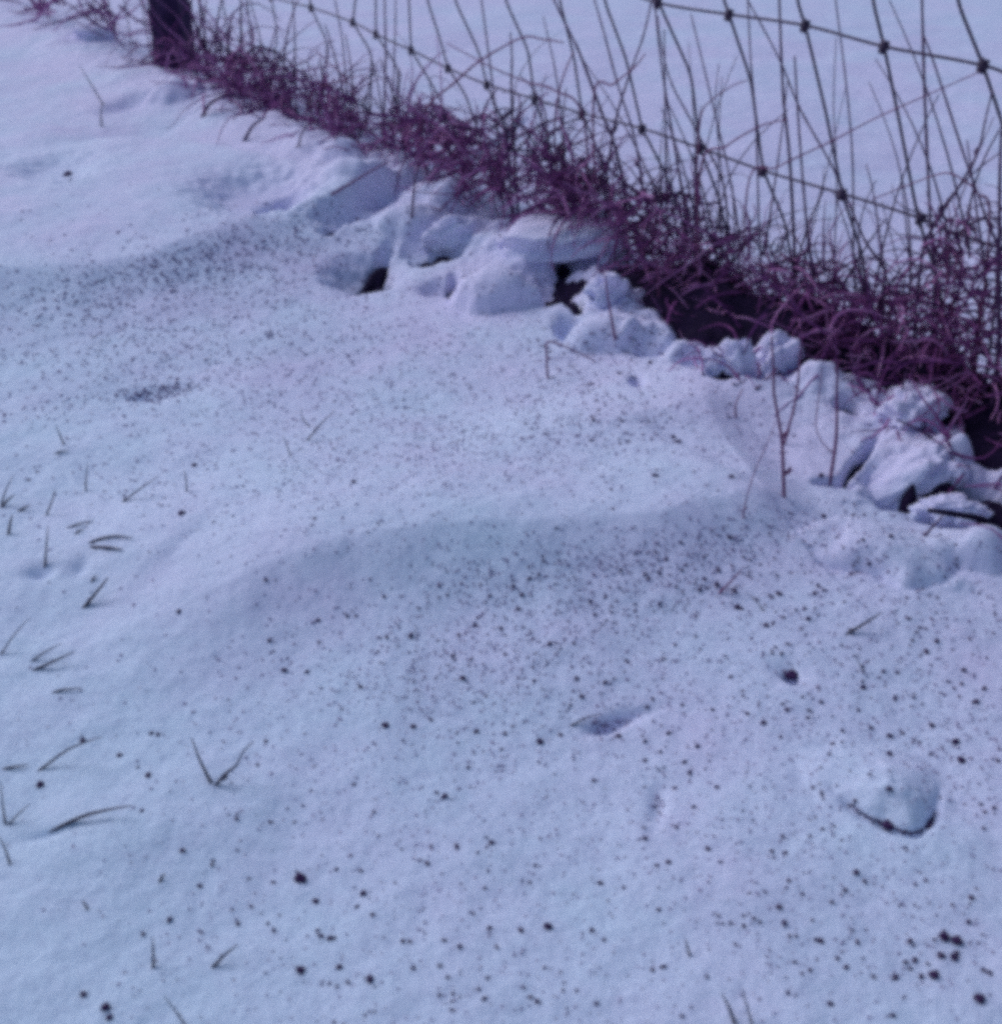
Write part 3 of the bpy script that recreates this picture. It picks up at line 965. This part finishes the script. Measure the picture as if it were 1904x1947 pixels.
# ------------------------------------------------------------------ tangled dry grass along the fence
BAND = [  # u, upper v, lower v, strands per pixel of width
    (60, -30, 8, 2.0), (130, -20, 30, 2.5), (200, -10, 62, 3), (255, 15, 95, 3.5), (290, 40, 120, 3.5),
    (350, 60, 150, 5), (400, 70, 168, 6), (450, 95, 190, 6.5), (520, 120, 218, 7.5), (580, 145, 232, 7), (625, 165, 244, 5), (660, 185, 272, 5), (690, 195, 300, 4.5),
    (735, 225, 285, 3), (775, 210, 282, 6.5), (830, 205, 300, 8), (900, 225, 345, 10), (1000, 255, 378, 12), (1090, 300, 398, 11),
    (1180, 345, 440, 10), (1250, 385, 540, 14), (1320, 415, 640, 16), (1400, 445, 690, 17), (1470, 470, 650, 14), (1550, 505, 640, 12), (1620, 520, 700, 12),
    (1690, 545, 760, 13), (1750, 470, 735, 15), (1800, 430, 730, 18), (1850, 430, 790, 18), (1904, 440, 860, 18), (1960, 470, 900, 15), (2200, 570, 990, 13), (2500, 700, 1120, 12),
]
bu = np.array([b[0] for b in BAND])
bt = np.array([b[1] for b in BAND])
bb = np.array([b[2] for b in BAND])
bn = np.array([b[3] for b in BAND])
DN3 = np.array([FD[0], FD[1], 0])
NN3 = np.array([FN[0], FN[1], 0])


def strand(T, p, length, d0, curl, r0, seg=6):
    P = [p]
    d = d0 / np.linalg.norm(d0)
    ax = RNG.normal(size=3)
    ax /= np.linalg.norm(ax)
    st = length / seg
    for i in range(seg):
        d = d + np.cross(ax, d) * curl + np.array([0, 0, -.10])
        d += RNG.normal(size=3) * .10
        d /= np.linalg.norm(d)
        P.append(P[-1] + d * st)
    P = np.array(P)
    g = snow_z(P[:, 0], P[:, 1]) + .001
    P[1:, 2] = np.maximum(P[1:, 2], g[1:])
    T.add(P, [r0 * (1 - .75 * i / seg) for i in range(seg + 1)], 3)


def grass_piece(name, label, n_scale, lo, hi):
    T, TP = Tubes(), Tubes()
    for u in range(lo, hi):
        w1 = float(perlin(np.array([u / 61.]), np.array([.3]))[0] + .6 * perlin(np.array([u / 23.]), np.array([4.3]))[0])
        w2 = float(perlin(np.array([u / 37.]), np.array([9.7]))[0])
        n = RNG.poisson(np.interp(u, bu, bn) * n_scale * (1.05 if u < 760 else .85 if u < 1150 else 1) * max(.12, 1 + 2.0 * w1))
        vt, vb = np.interp(u, bu, bt), np.interp(u, bu, bb)
        hh = vb - vt
        vt, vb = vt - .30 * hh * w1, vb + .30 * hh * w2
        for _ in range(n):
            f = RNG.beta(1.5, 1.15) if RNG.random() < (.88 if u < 1450 else .78) else RNG.uniform(.7, 1.18 if u < 1450 else 1.42)
            G = TP if RNG.random() < .42 else T
            v = vt + (vb - vt) * f + RNG.normal() * 9
            off = RNG.normal() * .035 + .10 * max(0, f - .55)
            p = on_fence(u + RNG.random(), v, off)
            g = H(p[0], p[1])
            if p[2] < g - .005:
                p = gpt(u, v, up=.002)
            d = dist(p)
            px = d / F_PX
            kind = RNG.random()
            if kind < .45:        # curly matted strands
                strand(G, p, RNG.uniform(55, 160) * px, RNG.normal(size=3) + np.array([0, 0, .15]), RNG.uniform(.1, .5), RNG.uniform(2.0, 4.8) * px * (1 if u > 760 else .75))
            elif kind < .80:      # rising arcs
                strand(G, p, RNG.uniform(60, 180) * px, np.array([0, 0, .8]) + RNG.normal(size=3) * .75, RNG.uniform(.08, .5), RNG.uniform(1.8, 4.0) * px * (1 if u > 760 else .75))
            else:                 # drooping to the viewer's side
                strand(G, p, RNG.uniform(60, 150) * px, NN3 * .7 + DN3 * RNG.normal() * .5 + np.array([0, 0, RNG.uniform(-.3, .6)]), RNG.uniform(.05, .3), RNG.uniform(2.0, 4.4) * px * (1 if u > 760 else .75))
    o = link(name, T.mesh(name), THATCH)
    tag(link('straw_grass', TP.mesh('straw_grass'), PALEGRASS), 'paler straw strands tangled through the grass along the fence', 'grass', None, 'stuff')
    return tag(o, label, 'grass', None, 'stuff')


grass_piece('dry_grass', 'tangled reddish dry grass matted along the foot of the wire fence', .125, 20, 2500)

# thin wild arcs standing above the mat
T = Tubes()
for _ in range(300):
    u = RNG.choice([RNG.uniform(360, 760), RNG.uniform(800, 1904), RNG.uniform(900, 1904), RNG.uniform(1200, 2400)])
    vt = np.interp(u, bu, bt)
    p = on_fence(u, vt + RNG.uniform(5, 60), RNG.normal() * .04)
    px = dist(p) / F_PX
    strand(T, p, RNG.uniform(60, 230) * px * (1 if u > 760 else .55), np.array([0, 0, .9]) + RNG.normal(size=3) * .6, RNG.uniform(.06, .5), RNG.uniform(1.4, 2.9) * px, 9)
for _ in range(48):
    u = RNG.choice([RNG.uniform(380, 800), RNG.uniform(950, 1904), RNG.uniform(1150, 1904), RNG.uniform(1250, 1904)])
    vt = np.interp(u, bu, bt)
    p = on_fence(u, vt + RNG.uniform(20, 90), RNG.normal() * .05)
    px = dist(p) / F_PX
    d = np.array([0, 0, 1.0]) + DN3 * RNG.normal(-.10, .22) + NN3 * RNG.normal(0, .10)
    L = RNG.uniform(110, 420) * px * (1 if u > 900 else .55)
    n = 9
    bend = DN3 * RNG.normal(0, .25)
    P = [p + d * L * i / n + bend * L * (i / n) ** 2.2 for i in range(n + 1)]
    r = RNG.uniform(1.6, 3.4) * px
    T.add(P, [r * (1 - .6 * i / n) for i in range(n + 1)], 3)
tag(link('wild_grass', T.mesh('wild_grass'), STEM), 'thin loose blades arching above the matted grass', 'grass', None, 'stuff')

# ------------------------------------------------------------------ dirt on the snow
def crumb_mesh(seed, sub=2):
    bm = bmesh.new()
    bmesh.ops.create_icosphere(bm, subdivisions=sub, radius=1)
    o = Vector((seed * 5.1, seed * 2.7, seed))
    for v in bm.verts:
        v.co *= 1 + .42 * mnoise.noise(v.co * 1.3 + o) + .2 * mnoise.noise(v.co * 3.5 + o)
        v.co.z *= .72
        v.co.x *= 1.12
    for f in bm.faces:
        f.smooth = True
    me = bpy.data.meshes.new('dirt_crumb')
    bm.to_mesh(me)
    bm.free()
    me.materials.append(CRUMB)
    return me


CM = [crumb_mesh(i) for i in range(9)]
CM_BIG = [crumb_mesh(20 + i, 3) for i in range(4)]


def crumb(p, r, label, group, i, big=False, squash=1.0):
    o = bpy.data.objects.new('dirt_crumb', (CM_BIG if big else CM)[i % (4 if big else 9)])
    COL.objects.link(o)
    o.location = (p[0], p[1], p[2] + r * .25)
    o.scale = (r, r * squash, r)
    o.rotation_euler = (RNG.uniform(-.3, .3), RNG.uniform(-.3, .3), RNG.uniform(0, 6.28))
    return tag(o, label, 'dirt crumb', group)


BIG = [
    ('largest black pellet, alone on the lower left snow', 570, 1672, 13),
    ('black lump plugging the round hole in the snow', 1505, 1286, 15),
    ('dark oval pellet below the longest straw on the left', 345, 977, 7.5),
    ('dark oval seed beside the specked snow left of centre', 672, 917, 6),
    ('small dark seed above the long straight straw', 370, 885, 5.5),
    ('round dark pellet below the curved straw at the left', 77, 1493, 8),
    ('dark pellet below the largest black pellet', 571, 1846, 9.5),
    ('dark pellet right of centre near the bottom', 1041, 1763, 9),
    ('dark pellet lower right of the pellet under the largest one', 703, 1863, 8.5),
    ('dark pellet alone between the V and the oval dent', 1026, 1411, 7.5),
    ('upper pellet of the touching pair at the bottom left', 201, 1916, 8.5),
    ('lower pellet of the touching pair at the bottom left', 208, 1936, 7),
    ('oval pellet above the touching pair', 158, 1891, 7),
    ('left upper pellet of the lower right cluster', 1794, 1783, 10),
    ('right upper pellet of the lower right cluster', 1818, 1790, 10),
    ('left lower pellet of the lower right cluster', 1788, 1818, 8),
    ('right lower pellet of the lower right cluster', 1812, 1821, 8),
    ('lowest pellet of the lower right cluster', 1774, 1855, 10),
    ('pellet in the far bottom right corner', 1861, 1901, 10),
    ('larger pellet of the short chain above the curved crease', 1826, 1447, 8.5),
    ('top pellet of the short chain above the curved crease', 1815, 1412, 7.5),
    ('pellet inside the curved crease lump', 1690, 1501, 7),
    ('black clod wedged in the middle of the curved crease', 1688, 1571, 12),
    ('black clod wedged at the right end of the curved crease', 1765, 1573, 12),
    ('left pellet of the level pair under the speckled centre', 733, 1380, 7.5),
    ('right pellet of the level pair under the speckled centre', 785, 1382, 6),
    ('dark crumb standing in for a shaded hole in the far snow below the bent twig', 130, 333, 8),  # dark crumb put where a small hole is only in shade
    ('lone pellet on the snow foreground left of the largest pellet', 347, 1618, 6),
]
for i, (lab, u, v, r) in enumerate(BIG):
    p = gpt(u, v)
    crumb(p, r * .8 * dist(p) / F_PX, lab, None, i, True)

MID = [(730, 1135), (850, 1132), (975, 1115), (985, 1158), (1005, 1102), (992, 1132), (1285, 1117), (1362, 1112), (1330, 1122), (606, 1222), (660, 1172), (605, 1180), (672, 1492),
       (830, 1508), (845, 1515), (907, 1622), (933, 1603), (868, 1610), (1225, 1595), (990, 1770), (1413, 1742), (1432, 1747), (1543, 1750), (1490, 1757), (1398, 1797), (1524, 1852), (1510, 1830), (1607, 1840),
       (1729, 1843), (1720, 1830), (1738, 1826), (1729, 1790), (1896, 1447), (1888, 1537), (1640, 1308), (1638, 1296), (1565, 982), (1400, 1155), (1407, 1157), (1522, 1196), (1535, 1178), (282, 1475), (450, 1558),
       (405, 1637), (1627, 1660), (1643, 1677), (1318, 1535), (1362, 1497), (1300, 1450), (1310, 1470), (1692, 1020), (1387, 1022), (1365, 1085), (1480, 1130), (1455, 1190), (785, 1842), (765, 1790), (628, 1785),
       (678, 1725), (690, 1700), (478, 1725), (452, 1757), (322, 1750), (380, 1686), (272, 1777), (835, 1893), (920, 1900), (1020, 1905), (1095, 1885), (540, 1275), (685, 1307), (735, 1212), (780, 1210), (860, 1248),
       (872, 1208), (952, 1195), (960, 1245), (1045, 1225), (1095, 1290), (1150, 1298), (1015, 1295), (880, 1290), (820, 1370), (905, 1392), (960, 1395), (1065, 1398), (1175, 1400), (1230, 1345), (1270, 1395), (1325, 1420),
       (1420, 1358), (1450, 1375), (1495, 1350), (1535, 1365), (1600, 1390), (1655, 1385), (1700, 1330), (1760, 1240), (1780, 1220), (1830, 1275), (1855, 1335), (1870, 1310), (1690, 1435), (1690, 1400), (1770, 1380),
       (1715, 1395), (1560, 1335), (1240, 1330), (1105, 1325), (228, 1437), (157, 1408), (288, 1395), (300, 1397), (505, 1410), (512, 1218), (340, 1163), (505, 1103), (1280, 832), (1390, 907), (1165, 968), (1235, 690),
       (1560, 905), (1245, 905), (1290, 840), (1437, 740), (520, 1770), (600, 1715), (645, 1840), (1125, 1770), (1140, 1680), (1185, 1688), (1255, 1430), (1225, 1410), (1270, 1640), (1345, 1615), (1480, 1725), (1500, 1780), (1560, 1790), (1620, 1770)]
GL = 'small dark crumb of dirt, one of many strewn over the snow'
GG = 'dark dirt crumbs strewn over the snow'
nth = 0
for i, (u, v) in enumerate(MID):
    p = gpt(u, v)
    crumb(p, RNG.uniform(3.2, 5.6) * 1.06 * dist(p) / F_PX, GL, GG, i, False, RNG.uniform(.6, 1))
    nth += 1

CL = [  # centre, spread, turn (deg), how many, radius px
    (420, 600, 230, 70, -14, 520, .8, 2.0), (640, 760, 260, 90, 8, 620, .9, 2.3), (900, 820, 190, 60, -10, 330, 1.1, 2.7), (1110, 760, 60, 70, 0, 130, 1.4, 3.6),
    (330, 520, 180, 40, -15, 260, .7, 1.8), (250, 700, 170, 90, 0, 260, .7, 1.8), (310, 745, 40, 12, -8, 55, 1.0, 2.4),
    (950, 1180, 180, 80, -10, 420, 1.0, 3.4), (1250, 1100, 180, 45, -18, 300, 1.0, 3.6), (860, 1290, 210, 70, 0, 430, .8, 2.4), (1500, 1200, 220, 110, 0, 380, 1.2, 3.6),
    (1700, 1250, 190, 150, 0, 330, 1.4, 4.0), (1300, 1450, 260, 130, 0, 330, 1.3, 3.6), (700, 1500, 260, 170, 0, 170, 1.3, 3.8), (1500, 1700, 280, 130, 0, 260, 1.6, 4.4),
    (800, 1780, 260, 120, 0, 180, 1.6, 4.6), (1760, 1810, 90, 70, 0, 80, 2.0, 5.5), (1040, 1900, 300, 60, 0, 90, 1.6, 4.4), (300, 1550, 190, 260, 0, 60, 1.4, 3.6),
    (330, 960, 200, 60, 0, 110, 1.0, 2.8), (1350, 850, 170, 70, -10, 130, 1.0, 3.0), (700, 1000, 260, 60, 0, 80, 1.0, 2.6), (1650, 1020, 120, 60, 0, 60, 1.2, 3.6), (500, 660, 330, 130, -5, 900, .5, 1.3),
    (980, 700, 180, 60, 0, 260, .8, 1.9), (850, 880, 260, 40, -5, 260, .8, 2.2), (1240, 640, 110, 70, 10, 90, 1.2, 3.0), (950, 1000, 700, 420, 0, 650, .6, 1.6), (1150, 1450, 550, 240, 0, 420, .7, 1.8), (2250, 1350, 200, 260, 0, 260, 1.2, 4.0),
    (1150, 680, 90, 30, 10, 70, 1.2, 2.8), (600, 470, 250, 60, 0, 160, .7, 1.6), (250, 400, 230, 90, 0, 60, .7, 1.8)]
cand = []
for cx, cy, sx, sy, rot, n, r0, r1 in CL:
    a = math.radians(rot)
    X, Y = RNG.normal(size=n) * sx, RNG.normal(size=n) * sy
    U, V = cx + X * math.cos(a) - Y * math.sin(a), cy + X * math.sin(a) + Y * math.cos(a)
    R = r0 + (r1 - r0) * RNG.random(n) ** 2.2
    for u, v, r in zip(U, V, R):
        if -60 < u < 2600 and 330 < v < 2000:
            # crumbs gather in loose patches
            if perlin(np.array([u / 70.]), np.array([v / 45.]))[0] > -.10 + .22 * RNG.normal():
                cand.append((u, v, r))
cand.sort(key=lambda c: -c[2])
cp = gpts([(c[0], c[1]) for c in cand])
ct, cs = fence_st(cp[:, 0], cp[:, 1])
keep = cs > .10
cand = [c for c, k in zip(cand, keep) if k]
cp = cp[keep]
N_IND = 300 - nth
for i in range(N_IND):
    crumb(cp[i], cand[i][2] * 1.06 * dist(cp[i]) / F_PX, GL, GG, i, False, RNG.uniform(.55, 1))

# the rest of the dirt: thousands of grains joined
bmi = bmesh.new()
bmesh.ops.create_icosphere(bmi, subdivisions=1, radius=1)
IV = np.array([v.co[:] for v in bmi.verts])
IF = np.array([[v.index for v in f.verts] for f in bmi.faces])
bmi.free()


def grains(points, radii, name, label, mat):
    V, F_ = [], []
    for k, (p, r) in enumerate(zip(points, radii)):
        a = RNG.random() * 6.28
        ca, sa = math.cos(a), math.sin(a)
        sc = np.array([RNG.uniform(.9, 1.7), RNG.uniform(.55, 1), RNG.uniform(.5, .9)])
        q = IV * (1 + RNG.normal(size=(len(IV), 1)) * .18) * sc * r
        q = np.stack([q[:, 0] * ca - q[:, 1] * sa, q[:, 0] * sa + q[:, 1] * ca, q[:, 2]], 1)
        V.append(q + np.array([p[0], p[1], p[2] + r * .2]))
        F_.append(IF + k * len(IV))
    me = mesh_np(name, np.concatenate(V), np.concatenate(F_).ravel(), 3)
    return tag(link(name, me, mat), label, 'dirt', None, 'stuff')


rest = [(cp[i], cand[i][2] * 1.06 * dist(cp[i]) / F_PX) for i in range(N_IND, len(cand))]
grains([r[0] for r in rest], [r[1] for r in rest], 'dirt_grains', 'fine dark dirt grains peppered over the snow', CRUMB)
# half sunk grains read paler; bands under the crests stand in for slope shade
uv = []
for cx, cy, sx, sy, rot, n, r0, r1 in CL + [(380, 500, 190, 28, -15, 500, 1, 2), (1250, 1050, 190, 22, -9, 420, 1, 2), (1000, 830, 260, 26, -6, 260, 1, 2), (1152, 1378, 20, 7, -8, 70, 1, 2.4), (532, 345, 30, 16, 0, 60, 1, 2), (1250, 1530, 8, 18, 0, 30, 1, 2.4), (1790, 1450, 60, 70, 0, 170, 1, 2), (262, 750, 26, 6, 0, 40, 1, 2), (320, 743, 16, 6, 0, 40, 1, 2)]:
    a = math.radians(rot)
    X, Y = RNG.normal(size=n) * sx * 1.1, RNG.normal(size=n) * sy * 1.1
    uv += list(zip(cx + X * math.cos(a) - Y * math.sin(a), cy + X * math.sin(a) + Y * math.cos(a)))
uv = [q for q in uv if -60 < q[0] < 2600 and 380 < q[1] < 2000]
gp = gpts(uv)
t_, s_ = fence_st(gp[:, 0], gp[:, 1])
gp = gp[s_ > .08]
grains(gp, [RNG.uniform(.8, 2.6) * 1.06 * dist(p) / F_PX for p in gp], 'sunken_dirt_shade', 'pale grains of dirt half sunk in the snow crust, with bands for crest shade', CRUMB_PALE)
# dirt along the crease line, its dark also standing for the trench shadow
lit = []
for p, a, w, t in CREASE[:1]:
    D = dense(p, 14)
    for q in D[20:-24]:
        for _ in range(3):
            lit.append((q[0] + RNG.normal() * 2.5, q[1] + RNG.normal() * 2.5))
lp = gpts(lit)
grains(lp, [RNG.uniform(1.2, 3.4) * .8 * dist(p) / F_PX for p in lp], 'crease_dirt_shadow', 'dark dirt lodged in the crease under the snow lump, doubling as crease shadow', CRUMB)
